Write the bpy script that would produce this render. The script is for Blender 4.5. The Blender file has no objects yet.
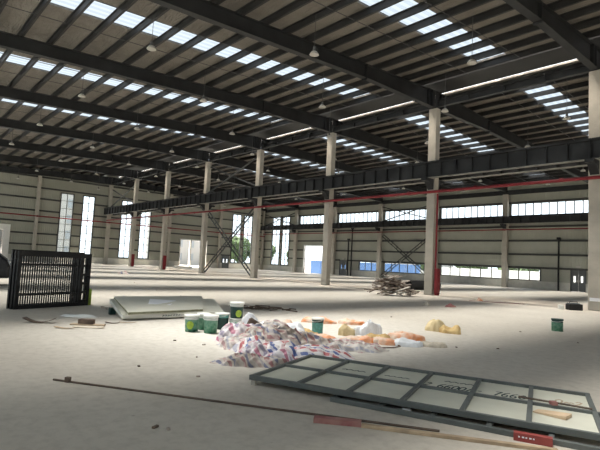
import bpy, bmesh, math, random
from mathutils import Vector, Matrix, noise
random.seed(7)
sc = bpy.context.scene
col = sc.collection
PI = math.pi

# ------------------------------------------------------------------ helpers
class MB:
    def __init__(s): s.v = []; s.f = []; s.sm = []; s.uv = None
    def add(s, vs, fs, smooth=False):
        n = len(s.v); s.v += [tuple(v) for v in vs]
        for f in fs: s.f.append(tuple(i + n for i in f)); s.sm.append(smooth)
        return s
    def box(s, x0, x1, y0, y1, z0, z1):
        return s.add([(x0,y0,z0),(x1,y0,z0),(x1,y1,z0),(x0,y1,z0),(x0,y0,z1),(x1,y0,z1),(x1,y1,z1),(x0,y1,z1)],
              [(0,3,2,1),(4,5,6,7),(0,1,5,4),(1,2,6,5),(2,3,7,6),(3,0,4,7)])
    def obox(s, c, size, rz=0, tilt=None):
        m = Matrix.Translation(c) @ Matrix.Rotation(rz, 4, 'Z')
        if tilt is not None: m = m @ tilt
        a, b, h = size[0]/2, size[1]/2, size[2]/2
        vs = [m @ Vector((i*a, j*b, k*h)) for k in (-1,1) for i, j in ((-1,-1),(1,-1),(1,1),(-1,1))]
        return s.add(vs, [(0,3,2,1),(4,5,6,7),(0,1,5,4),(1,2,6,5),(2,3,7,6),(3,0,4,7)])
    def bar(s, p, q, w, h=None):
        p = Vector(p); q = Vector(q); h = h or w; d = (q-p).normalized()
        up = Vector((0,0,1)) if abs(d.z) < .95 else Vector((0,1,0))
        a = d.cross(up).normalized()*w/2; b = a.cross(d).normalized()*h/2
        vs = [e + i*a + j*b for e in (p,q) for i, j in ((-1,-1),(1,-1),(1,1),(-1,1))]
        return s.add(vs, [(0,1,2,3),(7,6,5,4),(0,4,5,1),(1,5,6,2),(2,6,7,3),(3,7,4,0)])
    def cyl(s, p, q, r, r2=None, n=10, caps=True):
        p = Vector(p); q = Vector(q); r2 = r if r2 is None else r2; d = (q-p).normalized()
        up = Vector((0,0,1)) if abs(d.z) < .95 else Vector((1,0,0))
        a = d.cross(up).normalized(); b = d.cross(a)
        vs = [e + rr*(math.cos(2*PI*i/n)*a + math.sin(2*PI*i/n)*b) for e, rr in ((p,r),(q,r2)) for i in range(n)]
        s.add(vs, [(i, i+n, (i+1)%n+n, (i+1)%n) for i in range(n)], True)
        if caps: s.add(vs, [tuple(range(n)), tuple(reversed(range(n,2*n)))])
        return s
    def path(s, pts, r, n=8):
        for a, b in zip(pts, pts[1:]): s.cyl(a, b, r, n=n)
        return s
    def lathe(s, prof, c=(0,0,0), n=24):
        vs = [(c[0]+r*math.cos(2*PI*i/n), c[1]+r*math.sin(2*PI*i/n), c[2]+z) for r, z in prof for i in range(n)]
        fs = [(k*n+i, k*n+(i+1)%n, (k+1)*n+(i+1)%n, (k+1)*n+i) for k in range(len(prof)-1) for i in range(n)]
        return s.add(vs, fs, True)
    def prism(s, pts, p0, ax):      # polygon points (3d) extruded by vector ax
        n = len(pts); ax = Vector(ax); p0 = Vector(p0)
        vs = [p0 + Vector(p) for p in pts] + [p0 + Vector(p) + ax for p in pts]
        return s.add(vs, [tuple(reversed(range(n))), tuple(range(n,2*n))] + [(i,(i+1)%n,(i+1)%n+n,i+n) for i in range(n)])

def build(name, mb, mat, parent=None, loc=None, rz=None, bevel=0, fix=True):
    me = bpy.data.meshes.new(name)
    me.from_pydata(mb.v, [], mb.f)
    for p, sm in zip(me.polygons, mb.sm): p.use_smooth = sm
    if fix:
        bm = bmesh.new(); bm.from_mesh(me); bmesh.ops.recalc_face_normals(bm, faces=bm.faces); bm.to_mesh(me); bm.free()
    if mb.uv:
        l = me.uv_layers.new(name='UVMap')
        for lp in me.loops: l.data[lp.index].uv = mb.uv[lp.vertex_index]
    me.materials.append(mat)
    o = bpy.data.objects.new(name, me); col.objects.link(o)
    if parent: o.parent = parent
    if loc is not None: o.location = loc
    if rz is not None: o.rotation_euler.z = rz
    if bevel:
        m = o.modifiers.new('b','BEVEL'); m.width = bevel; m.segments = 2; m.limit_method = 'ANGLE'
    return o
def tag(o, label, cat, group=None, kind=None):
    o['label'] = label; o['category'] = cat
    if group: o['group'] = group
    if kind: o['kind'] = kind
    return o
def struct(o, label=None, cat=None):
    o['kind'] = 'structure'
    if label: o['label'] = label; o['category'] = cat
    return o
def empty(name, loc=(0,0,0), rz=0):
    o = bpy.data.objects.new(name, None); col.objects.link(o); o.location = loc; o.rotation_euler = (0,0,rz)
    o.empty_display_size = .1
    return o
def copy_tree(o, parent=None):
    c = o.copy(); col.objects.link(c)
    if parent: c.parent = parent
    for ch in list(o.children): copy_tree(ch, c)
    return c

# ------------------------------------------------------------------ materials
def mat(name, c, rough=.7, metal=0, var=0, scale=3, bump=0, bscale=20, coord='Object', spec=.3, c2=None):
    m = bpy.data.materials.new(name); m.use_nodes = True; nt = m.node_tree; N = nt.nodes; L = nt.links
    b = N['Principled BSDF']; b.inputs['Base Color'].default_value = (*c,1); b.inputs['Roughness'].default_value = rough
    b.inputs['Metallic'].default_value = metal; b.inputs['Specular IOR Level'].default_value = spec
    if var or bump or c2:
        tc = N.new('ShaderNodeTexCoord')
    if var or c2:
        n = N.new('ShaderNodeTexNoise'); n.inputs['Scale'].default_value = scale; n.inputs['Detail'].default_value = 6
        r = N.new('ShaderNodeValToRGB'); r.color_ramp.elements[0].position = .35; r.color_ramp.elements[1].position = .68
        lo = c2 or tuple(x*(1-var) for x in c); hi = tuple(min(1,x*(1+var)) for x in c) if not c2 else c
        r.color_ramp.elements[0].color = (*lo,1); r.color_ramp.elements[1].color = (*hi,1)
        L.new(tc.outputs[coord], n.inputs['Vector']); L.new(n.outputs['Fac'], r.inputs['Fac']); L.new(r.outputs['Color'], b.inputs['Base Color'])
    if bump:
        n2 = N.new('ShaderNodeTexNoise'); n2.inputs['Scale'].default_value = bscale; n2.inputs['Detail'].default_value = 4
        bp = N.new('ShaderNodeBump'); bp.inputs['Strength'].default_value = bump; bp.inputs['Distance'].default_value = .05
        L.new(tc.outputs[coord], n2.inputs['Vector']); L.new(n2.outputs['Fac'], bp.inputs['Height']); L.new(bp.outputs['Normal'], b.inputs['Normal'])
    return m

M = {}
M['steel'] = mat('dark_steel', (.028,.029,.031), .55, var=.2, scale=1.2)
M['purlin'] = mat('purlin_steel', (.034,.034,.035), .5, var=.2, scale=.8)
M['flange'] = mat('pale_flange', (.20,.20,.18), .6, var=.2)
M['column'] = mat('column_concrete', (.44,.41,.355), .85, var=.1, scale=1.6, bump=.15, bscale=8)
M['plinth'] = mat('plinth', (.62,.61,.56), .85, var=.08, scale=2)
M['girt'] = mat('girt', (.07,.072,.068), .6)
M['red'] = mat('red_paint', (.22,.022,.028), .5, var=.15)
M['black'] = mat('black_steel', (.012,.012,.013), .45)
M['brace'] = mat('brace_steel', (.05,.054,.056), .5)
M['frame_grey'] = mat('grey_green_frame', (.115,.125,.12), .5, var=.15, scale=4)
M['infill'] = mat('infill_sheet', (.60,.59,.50), .6, var=.06, scale=2.5, bump=.05)
M['ink'] = mat('marker_ink', (.05,.07,.07), .8)
M['white'] = mat('white_paint', (.78,.77,.73), .6, var=.04)
M['offwhite'] = mat('panel_skin', (.56,.55,.475), .5, var=.06, scale=1.5)
M['core'] = mat('panel_core', (.24,.24,.16), .9, var=.2, scale=10)
M['paper'] = mat('paper', (.80,.81,.84), .7)
M['wood'] = mat('timber', (.40,.30,.20), .8, var=.25, scale=6)
M['ply'] = mat('plywood', (.62,.46,.31), .8, var=.12, scale=6)
M['oldwood'] = mat('weathered_wood', (.40,.34,.29), .9, var=.3, scale=5)
M['palewood'] = mat('pale_wood', (.60,.54,.48), .9, var=.25, scale=5)
M['darkwood'] = mat('dark_wood', (.13,.095,.075), .9, var=.35, scale=5)
M['redwood'] = mat('red_painted_wood', (.36,.19,.165), .7, c2=(.26,.085,.085), scale=7)
M['redbox'] = mat('red_carton', (.33,.075,.065), .6, c2=(.26,.05,.045), scale=9)
M['card'] = mat('cardboard', (.46,.36,.26), .9, var=.15, scale=8)
M['cardpale'] = mat('pale_board', (.62,.55,.45), .9, var=.1, scale=8)
M['orange'] = mat('orange_woven', (.74,.27,.10), .7, c2=(.72,.60,.50), scale=5)
M['tan'] = mat('tan_sack', (.62,.46,.22), .8, c2=(.46,.30,.12), scale=6)
M['paletan'] = mat('pale_tan_sack', (.70,.58,.36), .8, c2=(.55,.43,.24), scale=6)
M['whitebag'] = mat('white_bag', (.76,.77,.80), .6, var=.1, scale=8)
M['greenwhite'] = mat('pale_green_pail', (.62,.72,.66), .5, c2=(.12,.36,.27), scale=24)
M['lampwhite'] = mat('lamp_enamel', (.52,.50,.46), .4)
M['rod'] = mat('lamp_rod', (.10,.10,.10), .5)
M['door'] = mat('grey_door', (.12,.13,.135), .5)
M['blue'] = mat('blue_hoarding', (.05,.11,.25), .6)
M['outwall'] = mat('outside_wall', (.45,.45,.44), .8)
M['facade'] = mat('facade', (.25,.25,.245), .8, var=.04, scale=.3)
M['darkglass'] = mat('dark_glass', (.18,.20,.22), .2)
M['leaf'] = mat('leaf', (.045,.075,.022), .8, c2=(.018,.034,.010), scale=2.5)
M['trunk'] = mat('trunk', (.10,.07,.05), .9)
M['yard'] = mat('yard', (.26,.26,.25), .9, var=.1, scale=.3)
M['carpaint'] = mat('car_black', (.012,.012,.014), .25, spec=.5)
M['tyre'] = mat('tyre', (.02,.02,.02), .9)
M['lime'] = mat('lime', (.32,.46,.06), .6, var=.2, scale=12)
M['teal'] = mat('teal', (.10,.30,.28), .5, var=.25, scale=14)
M['deepgreen'] = mat('deep_green', (.035,.17,.10), .5, c2=(.16,.30,.22), scale=14)
M['darkgreen'] = mat('dark_green', (.02,.055,.05), .5, var=.2, scale=14)
M['grim'] = mat('grey_pail', (.50,.53,.51), .5, var=.12, scale=10)
M['lid'] = mat('lid_white', (.78,.79,.76), .5)

def wallmat(name, c, axis):         # profiled sheet: fine ribs + a seam every 3 m
    m = mat(name, c, .6, var=.05, scale=.6); nt = m.node_tree; N = nt.nodes; L = nt.links; b = N['Principled BSDF']
    tc = N.new('ShaderNodeTexCoord'); sp = N.new('ShaderNodeSeparateXYZ'); L.new(tc.outputs['Object'], sp.inputs[0])
    ms = N.new('ShaderNodeMath'); ms.operation = 'MULTIPLY'; ms.inputs[1].default_value = 2*PI/.25; L.new(sp.outputs[axis], ms.inputs[0])
    sn = N.new('ShaderNodeMath'); sn.operation = 'SINE'; L.new(ms.outputs[0], sn.inputs[0])
    bp = N.new('ShaderNodeBump'); bp.inputs['Strength'].default_value = .35; bp.inputs['Distance'].default_value = .03
    L.new(sn.outputs[0], bp.inputs['Height']); L.new(bp.outputs['Normal'], b.inputs['Normal'])
    return m
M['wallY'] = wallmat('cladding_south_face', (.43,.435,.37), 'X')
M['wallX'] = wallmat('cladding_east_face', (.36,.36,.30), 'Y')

# concrete floor
def floor_mat():
    m = bpy.data.materials.new('concrete_floor'); m.use_nodes = True; nt = m.node_tree; N = nt.nodes; L = nt.links; b = N['Principled BSDF']
    b.inputs['Roughness'].default_value = .5; b.inputs['Specular IOR Level'].default_value = .3
    tc = N.new('ShaderNodeTexCoord')
    n1 = N.new('ShaderNodeTexNoise'); n1.inputs['Scale'].default_value = .35; n1.inputs['Detail'].default_value = 8; n1.inputs['Roughness'].default_value = .6
    r1 = N.new('ShaderNodeValToRGB'); e = r1.color_ramp.elements
    e[0].position = .3; e[0].color = (.475,.43,.37,1); e[1].position = .7; e[1].color = (.57,.525,.455,1)
    L.new(tc.outputs['Object'], n1.inputs['Vector']); L.new(n1.outputs['Fac'], r1.inputs['Fac'])
    n2 = N.new('ShaderNodeTexNoise'); n2.inputs['Scale'].default_value = 7; n2.inputs['Detail'].default_value = 8; n2.inputs['Roughness'].default_value = .7
    r2 = N.new('ShaderNodeValToRGB'); e = r2.color_ramp.elements
    e[0].position = .30; e[0].color = (.80,.79,.78,1); e[1].position = .55; e[1].color = (1,1,1,1)
    L.new(tc.outputs['Object'], n2.inputs['Vector']); L.new(n2.outputs['Fac'], r2.inputs['Fac'])
    mx = N.new('ShaderNodeMix'); mx.data_type = 'RGBA'; mx.blend_type = 'MULTIPLY'; mx.inputs[0].default_value = 1
    L.new(r1.outputs['Color'], mx.inputs[6]); L.new(r2.outputs['Color'], mx.inputs[7])
    # small dark specks and scuffs
    n3 = N.new('ShaderNodeTexVoronoi'); n3.inputs['Scale'].default_value = 2.2; n3.feature = 'F1'
    r3 = N.new('ShaderNodeValToRGB'); e = r3.color_ramp.elements
    e[0].position = .015; e[0].color = (.45,.42,.38,1); e[1].position = .06; e[1].color = (1,1,1,1)
    L.new(tc.outputs['Object'], n3.inputs['Vector']); L.new(n3.outputs['Distance'], r3.inputs['Fac'])
    mx2 = N.new('ShaderNodeMix'); mx2.data_type = 'RGBA'; mx2.blend_type = 'MULTIPLY'; mx2.inputs[0].default_value = .8
    L.new(mx.outputs[2], mx2.inputs[6]); L.new(r3.outputs['Color'], mx2.inputs[7])
    # pale dust around the buckets, with the bright sun band painted into it
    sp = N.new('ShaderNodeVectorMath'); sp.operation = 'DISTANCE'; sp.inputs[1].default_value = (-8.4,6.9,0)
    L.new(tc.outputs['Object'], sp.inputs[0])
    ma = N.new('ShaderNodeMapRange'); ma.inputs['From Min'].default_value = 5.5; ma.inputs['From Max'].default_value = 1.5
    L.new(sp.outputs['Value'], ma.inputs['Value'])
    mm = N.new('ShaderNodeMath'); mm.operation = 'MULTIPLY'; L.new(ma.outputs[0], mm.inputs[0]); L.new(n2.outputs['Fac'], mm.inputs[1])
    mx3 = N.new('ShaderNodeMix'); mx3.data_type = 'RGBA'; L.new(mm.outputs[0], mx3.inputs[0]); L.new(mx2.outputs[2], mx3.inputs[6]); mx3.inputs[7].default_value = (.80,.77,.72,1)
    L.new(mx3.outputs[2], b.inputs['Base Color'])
    bp = N.new('ShaderNodeBump'); bp.inputs['Strength'].default_value = .12; bp.inputs['Distance'].default_value = .01
    L.new(n2.outputs['Fac'], bp.inputs['Height']); L.new(bp.outputs['Normal'], b.inputs['Normal'])
    return m
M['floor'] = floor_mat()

def roof_mat():                      # silvery insulation foil sagging between purlins
    m = mat('roof_insulation', (.24,.218,.19), .55, var=.12, scale=1.1); nt = m.node_tree; N = nt.nodes; L = nt.links; b = N['Principled BSDF']
    tc = N.new('ShaderNodeTexCoord'); n = N.new('ShaderNodeTexNoise'); n.inputs['Scale'].default_value = 1.0; n.inputs['Detail'].default_value = 6; n.inputs['Distortion'].default_value = 1.0
    mp = N.new('ShaderNodeMapping'); mp.inputs['Scale'].default_value = (1.2,5,1)
    bp = N.new('ShaderNodeBump'); bp.inputs['Strength'].default_value = .9; bp.inputs['Distance'].default_value = .2
    L.new(tc.outputs['Object'], mp.inputs['Vector']); L.new(mp.outputs[0], n.inputs['Vector']); L.new(n.outputs['Fac'], bp.inputs['Height']); L.new(bp.outputs['Normal'], b.inputs['Normal'])
    return m
M['roof'] = roof_mat()

def clear_mat(name, tint, rib=0, gloss=.05):
    m = bpy.data.materials.new(name); m.use_nodes = True; nt = m.node_tree; N = nt.nodes; L = nt.links
    for n in list(N): N.remove(n)
    out = N.new('ShaderNodeOutputMaterial'); t = N.new('ShaderNodeBsdfTransparent'); g = N.new('ShaderNodeBsdfGlossy'); mx = N.new('ShaderNodeMixShader')
    g.inputs['Roughness'].default_value = .15; mx.inputs[0].default_value = gloss
    t.inputs['Color'].default_value = (*tint,1)
    if rib:
        tc = N.new('ShaderNodeTexCoord'); sp = N.new('ShaderNodeSeparateXYZ'); L.new(tc.outputs['Object'], sp.inputs[0])
        a = N.new('ShaderNodeMath'); a.operation = 'MULTIPLY'; a.inputs[1].default_value = 2*PI/.41; L.new(sp.outputs['X'], a.inputs[0])
        s = N.new('ShaderNodeMath'); s.operation = 'SINE'; L.new(a.outputs[0], s.inputs[0])
        r = N.new('ShaderNodeValToRGB'); e = r.color_ramp.elements
        e[0].position = .0; e[0].color = (*[x*.88 for x in tint],1); e[1].position = .35; e[1].color = (*tint,1)
        L.new(s.outputs[0], r.inputs['Fac']); L.new(r.outputs['Color'], t.inputs['Color'])
    L.new(t.outputs[0], mx.inputs[1]); L.new(g.outputs[0], mx.inputs[2]); L.new(mx.outputs[0], out.inputs['Surface'])
    return m
M['skylight'] = clear_mat('skylight_sheet', (.35,.385,.415), rib=1, gloss=.03)
M['glass'] = clear_mat('window_glass', (.86,.90,.92))

def stripe_mat(name, cols, dirt=.25):     # woven red-white-blue tarpaulin, u across the stripes
    m = bpy.data.materials.new(name); m.use_nodes = True; nt = m.node_tree; N = nt.nodes; L = nt.links; b = N['Principled BSDF']
    b.inputs['Roughness'].default_value = .6
    uv = N.new('ShaderNodeUVMap'); sp = N.new('ShaderNodeSeparateXYZ'); L.new(uv.outputs[0], sp.inputs[0])
    def ramp(axis, mul, stops):
        a = N.new('ShaderNodeMath'); a.operation = 'MULTIPLY'; a.inputs[1].default_value = mul; L.new(sp.outputs[axis], a.inputs[0])
        f = N.new('ShaderNodeMath'); f.operation = 'FRACT'; L.new(a.outputs[0], f.inputs[0])
        r = N.new('ShaderNodeValToRGB'); r.color_ramp.interpolation = 'CONSTANT'
        while len(r.color_ramp.elements) < len(stops): r.color_ramp.elements.new(.5)
        for e, (p, c) in zip(r.color_ramp.elements, stops): e.position = p; e.color = (*c,1)
        L.new(f.outputs[0], r.inputs['Fac']); return r
    W, R, B = cols
    r1 = ramp('X', 1.9, [(0,W),(.22,R),(.5,W),(.66,B),(.93,W)])
    r2 = ramp('Y', 3.4, [(0,(0,0,0)),(.62,(1,1,1))])
    mx = N.new('ShaderNodeMix'); mx.data_type = 'RGBA'
    sc_ = N.new('ShaderNodeMath'); sc_.operation = 'MULTIPLY'; sc_.inputs[1].default_value = .62
    L.new(r2.outputs['Color'], sc_.inputs[0]); L.new(sc_.outputs[0], mx.inputs[0]); L.new(r1.outputs['Color'], mx.inputs[6]); mx.inputs[7].default_value = (*W,1)
    tc = N.new('ShaderNodeTexCoord'); n = N.new('ShaderNodeTexNoise'); n.inputs['Scale'].default_value = 5; n.inputs['Detail'].default_value = 6
    L.new(tc.outputs['Object'], n.inputs['Vector'])
    rr = N.new('ShaderNodeValToRGB'); rr.color_ramp.elements[0].position = .35; rr.color_ramp.elements[0].color = (1-dirt*1.5,1-dirt*1.6,1-dirt*1.7,1); rr.color_ramp.elements[1].position = .6
    L.new(n.outputs['Fac'], rr.inputs['Fac'])
    mu = N.new('ShaderNodeMix'); mu.data_type = 'RGBA'; mu.blend_type = 'MULTIPLY'; mu.inputs[0].default_value = 1
    L.new(mx.outputs[2], mu.inputs[6]); L.new(rr.outputs['Color'], mu.inputs[7]); L.new(mu.outputs[2], b.inputs['Base Color'])
    return m
M['tarp'] = stripe_mat('striped_tarp', ((.74,.70,.70),(.46,.12,.13),(.10,.14,.34)), .15)
M['tarpfaded'] = stripe_mat('faded_tarp', ((.56,.50,.45),(.38,.19,.19),(.19,.20,.30)), .40)
M['tarpwhite'] = stripe_mat('white_tarp', ((.66,.61,.57),(.50,.32,.32),(.42,.42,.48)), .32)
M['tarppink'] = stripe_mat('pink_tarp', ((.72,.68,.70),(.50,.20,.28),(.34,.30,.40)), .25)

# ------------------------------------------------------------------ measures
X0, S = -17.12, 9.0
FX = {i: X0 - S*i for i in range(-3, 7)}       # frame positions, 6 = end wall
Y1, Y2 = 25.6, 53.48                           # ridge row, outer row
YS = -2.6; YN = 54.0; XW = -71.5; XE = 10.4
def zt(y): y = y if y <= Y1 else 2*Y1 - y; return 11.37 + .045*y        # rafter top
def zb(y):
    y = y if y <= Y1 else 2*Y1 - y
    P = [(-4,10.55),(4,10.88),(10,11.12),(19,11.47),(25.7,11.45)]
    for (a,za),(b,zb_) in zip(P,P[1:]):
        if y <= b: return za + (zb_-za)*(y-a)/(b-a)
    return 11.45
PUR = .30
def zr(y): return zt(y) + PUR + .01                  # underside of the roof sheet
ordn = ['first','second','third','fourth','fifth','sixth','seventh','eighth','ninth','tenth']

# ------------------------------------------------------------------ floor, walls
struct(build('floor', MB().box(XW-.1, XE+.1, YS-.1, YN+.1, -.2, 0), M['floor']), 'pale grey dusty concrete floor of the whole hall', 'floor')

def cells(u0, u1, v0, v1, holes):
    us = sorted({u0,u1,*[h[0] for h in holes],*[h[1] for h in holes]}); us = [u for u in us if u0 <= u <= u1]
    vs = sorted({v0,v1,*[h[2] for h in holes],*[h[3] for h in holes]}); vs = [v for v in vs if v0 <= v <= v1]
    for a, b in zip(us, us[1:]):
        run = None
        for c, d in zip(vs, vs[1:]):
            mu, mv = (a+b)/2, (c+d)/2
            if any(h[0] < mu < h[1] and h[2] < mv < h[3] for h in holes):
                if run: yield a, b, run[0], run[1]
                run = None
            else: run = (run[0], d) if run else (c, d)
        if run: yield a, b, run[0], run[1]

wn = [0]
def window(axis, c, u0, u1, v0, v1, nu, nv, label, fr=.09):
    """frame of bars set in the opening with a pane behind"""
    wn[0] += 1
    mb = MB(); pa = MB()
    def bx(m, a, b, p, q, d0, d1):
        if axis == 'Y': m.box(a, b, c+d0, c+d1, p, q)
        else: m.box(c-d1, c-d0, a, b, p, q)
    bx(mb,u0,u0+fr,v0,v1,-.12,.1); bx(mb,u1-fr,u1,v0,v1,-.12,.1); bx(mb,u0+fr,u1-fr,v0,v0+fr,-.12,.1); bx(mb,u0+fr,u1-fr,v1-fr,v1,-.12,.1)
    for i in range(1, nu):
        u = u0 + (u1-u0)*i/nu; bx(mb,u-.04,u+.04,v0+fr,v1-fr,-.06,.03)
    for j in range(1, nv):
        v = v0 + (v1-v0)*j/nv; bx(mb,u0+fr,u1-fr,v-.035,v+.035,-.05,.02)
    o = build('window_%d' % wn[0], mb, M['girt'])
    bx(pa, u0+fr*.5, u1-fr*.5, v0+fr*.5, v1-fr*.5, .035, .045)
    build('pane', pa, M['glass'], o)
    struct(o, label, 'window')
    return o

# right-hand long wall (Y = YN)
LOW = [(-26.0,-22.4),(-34.6,-26.6),(-43.6,-35.7),(-48.2,-44.7)]
STRIP = [(FX[i+1]+.36, FX[i]-.36) for i in range(-3,5)]
TALL = [(-69.2,-66.85),(-66.45,-64.3)]
holes = [(a,b,.86,2.2) for a,b in LOW] + [(a,b,7.95,9.34) for a,b in STRIP] + [(a,b,.95,9.45) for a,b in TALL] + [(-60.2,-55.75,0,4.36),(-19.45,-18.0,0,2.2),(-52.15,-50.6,0,2.28)]
wb = MB()
for a,b,c,d in cells(XW, XE, .85, 11.4, holes): wb.box(a,b,YN,YN+.12,c,d)
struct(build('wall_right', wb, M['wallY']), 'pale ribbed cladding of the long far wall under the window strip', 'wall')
pb = MB()
for a,b,c,d in cells(XW+.1, XE, 0, .85, [(h[0],h[1],-1,9) for h in holes if h[2] == 0]): pb.box(a,b,YN-.14,YN+.14,c,d)
struct(build('baseboard_right', pb, M['plinth']), 'white masonry plinth along the foot of the far wall', 'plinth')
for k,(a,b) in enumerate(LOW): window('Y', YN, a, b, .86, 2.2, max(2, round((b-a)/1.3)), 1, 'low ribbon window in far wall, %s from its right end' % ordn[k])
for k,(a,b) in enumerate(STRIP): window('Y', YN, a, b, 7.95, 9.34, 10, 1, 'high strip window of ten bright panes, %s bay of the far wall from the right' % ordn[k], .06)
for k,(a,b) in enumerate(TALL): window('Y', YN, a, b, .95, 9.45, 2, 8, 'tall dark framed window in far wall beside the corner, %s one' % ('left','right')[k], .14)

# end wall (X = XW)
ENDW = [(19.0,20.75),(21.9,23.6),(27.4,29.15),(30.35,32.1),(46.9,48.8),(49.3,51.2)]
eh = [(a,b,.95,9.45) for a,b in ENDW] + [(37.3,42.0,0,4.3),(45.2,46.6,0,2.2),(8.6,12.6,0,3.9)]
wb = MB()
for a,b,c,d in cells(YS, YN+.12, .85, 11.2, eh): wb.box(XW-.12,XW,a,b,c,d)
gp = [(0,YS,11.2),(0,YN+.12,11.2),(0,YN+.12,zr(YN)),(0,Y1,zr(Y1)),(0,YS,zr(YS))]
wb.prism(gp, (XW-.12,0,0), (.12,0,0))
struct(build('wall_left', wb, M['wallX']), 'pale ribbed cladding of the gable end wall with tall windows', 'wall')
pb = MB()
for a,b,c,d in cells(YS, YN-.14, 0, .85, [(h[0],h[1],-1,9) for h in eh if h[2] == 0]): pb.box(XW-.14,XW+.14,a,b,c,d)
struct(build('baseboard_left', pb, M['plinth']), 'white masonry plinth along the foot of the gable wall', 'plinth')
for k,(a,b) in enumerate(ENDW): window('X', XW, a, b, .95, 9.45, 2, 8, 'tall narrow gridded window in gable wall, %s from the left' % ordn[k], .12)

# near side and east end, unseen; openings added to let in fill light
SO = [(FX[i+1]+.5, FX[i]-.5) for i in range(-3,6)]
wb = MB()
for a,b,c,d in cells(XW, XE, 0, 11.3, [(a,b,.86,2.2) for a,b in SO]+[(a,b,5.0,9.34) for a,b in SO]): wb.box(a,b,YS-.12,YS,c,d)
struct(build('wall_front', wb, M['wallY']))
for k,(a,b) in enumerate(SO): (window('Y', YS, a, b, .86, 2.2, 6, 1, 'low side window behind the viewer, %s bay' % ordn[k]), window('Y', YS, a, b, 5.0, 9.34, 6, 3, 'unseen high side window enlarged as fill light, %s bay' % ordn[k]))  # high row made taller to throw fill light on the foreground floor
wb = MB()
for a,b,c,d in cells(YS, YN, 0, 11.2, [(4,12,0,5),(32,40,0,5)]): wb.box(XE,XE+.12,a,b,c,d)  # two openings put in the unseen end wall for fill light
wb.prism(gp, (XE,0,0), (.12,0,0))
struct(build('wall_back', wb, M['wallX']))

# girts: continuous dark rails on the cladding
GZ = [2.23,3.68,5.18,6.72,8.3,9.75,11.2]
RG = [2.26,3.68,5.18,6.72,7.88,9.42]
def girts(zs, u0, u1, hs, put, wall):
    for g,z in enumerate(zs):
        cut = sorted((h[0], h[1]) for h in hs if h[2] < z < h[3]); ps = []; u = u0
        for p, q in cut:
            if p > u: ps.append((u, p, z-.10, z+.10))
            u = max(u, q)
        if u < u1: ps.append((u, u1, z-.10, z+.10))
        for n,(a,b,c,d) in enumerate(ps):
            o = build('wall_girt', put(a,b,c,d), M['girt'])
            lab = 'thin dark rail along the %s wall, %s rail up from the plinth' % (wall, ordn[g])
            if len(ps) > 1: lab += ', %s piece' % ordn[n]
            tag(o, lab, 'rail', 'rails on the %s wall' % wall)
girts(RG, XW+.2, XE-.1, holes, lambda a,b,c,d: MB().box(a,b,YN-.17,YN,c,d), 'far')
girts(GZ, YS+.1, YN-.25, eh, lambda a,b,c,d: MB().box(XW,XW+.17,a,b,c,d), 'gable')
# dark eave strut
tag(build('eave_beam', MB().box(XW+.2,XE-.1,YN-.42,YN-.2,10.35,10.85), M['steel']), 'long dark eave beam at the top of the far wall', 'beam')

# ------------------------------------------------------------------ roof
strips = [((FX[i]+FX[i+1])/2-.72, (FX[i]+FX[i+1])/2+.92) for i in range(-3,6)]
YN_S = (YS-.2, 24.60); YF_S = (26.92, YN+.2)
SKY_N = (1.0, 23.75); SKY_F = (27.8, 51.5)
rb = MB()
for (ya,yb),(sa,sb) in ((YN_S,SKY_N),(YF_S,SKY_F)):
    for a,b,c,d in cells(XW-.2, XE+.2, ya, yb, [(p,q,sa,sb) for p,q in strips]):
        za, zc = zr(c), zr(d)
        rb.add([(a,c,za),(b,c,za),(b,d,zc),(a,d,zc),(a,c,za+.1),(b,c,za+.1),(b,d,zc+.1),(a,d,zc+.1)],
               [(0,3,2,1),(4,5,6,7),(0,1,5,4),(1,2,6,5),(2,3,7,6),(3,0,4,7)])
struct(build('ceiling', rb, M['roof']), 'shallow pitched roof lined with crinkled silvery insulation', 'roof')
hb = MB().box(XW-.2,XE+.2,24.86,26.74,zr(25.2)+.0,zr(25.2)+.05)
struct(build('trim_1', hb, M['purlin']), 'dark ridge ventilator hood between two slits of daylight', 'ridge vent')
for k,(a,b) in enumerate(strips):
    for nm,(sa,sb) in (('near',SKY_N),('far',SKY_F)):
        za, zb2 = zr(sa)+.04, zr(sb)+.04
        m = MB().add([(a,sa,za),(b,sa,za),(b,sb,zb2),(a,sb,zb2)], [(0,1,2,3)])
        o = build('skylight', m, M['skylight'])
        lab = 'bright translucent skylight strip in the %s roof slope, %s bay from gable wall' % (nm, ordn[8-k])
        tag(o, lab, 'skylight', 'translucent skylight strips in the roof')

def purlin_mb(y):
    m = MB(); z0 = zt(y); s = 1 if y < Y1 else -1
    m.box(XW+.05,XE-.05,y-.012,y+.012,z0,z0+PUR); m.box(XW+.05,XE-.05,min(y,y+s*.09),max(y,y+s*.09),z0,z0+.016); m.box(XW+.05,XE-.05,min(y,y-s*.09),max(y,y-s*.09),z0+PUR-.016,z0+PUR)
    return m
for slope in ('near','far'):
    for k in range(21):
        d = (1.68 if slope == 'near' else 1.62) + 1.29*k
        y = Y1 - d if slope == 'near' else Y1 + d
        if y < YS or y > YN: continue
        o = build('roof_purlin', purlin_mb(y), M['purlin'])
        cnt = ('ridge' if k == 0 else '%s purlin down from the ridge' % (ordn[k-1] if k < 11 else ['eleventh','twelfth','thirteenth','fourteenth','fifteenth','sixteenth','seventeenth','eighteenth','nineteenth','twentieth'][k-11]))
        lab = ('dark steel roof purlin on the %s slope, topmost at the ridge' % slope) if k == 0 else 'dark steel roof purlin on the %s slope, %s' % (slope, cnt)
        tag(o, lab, 'purlin', 'purlins under the roof sheet')

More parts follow.
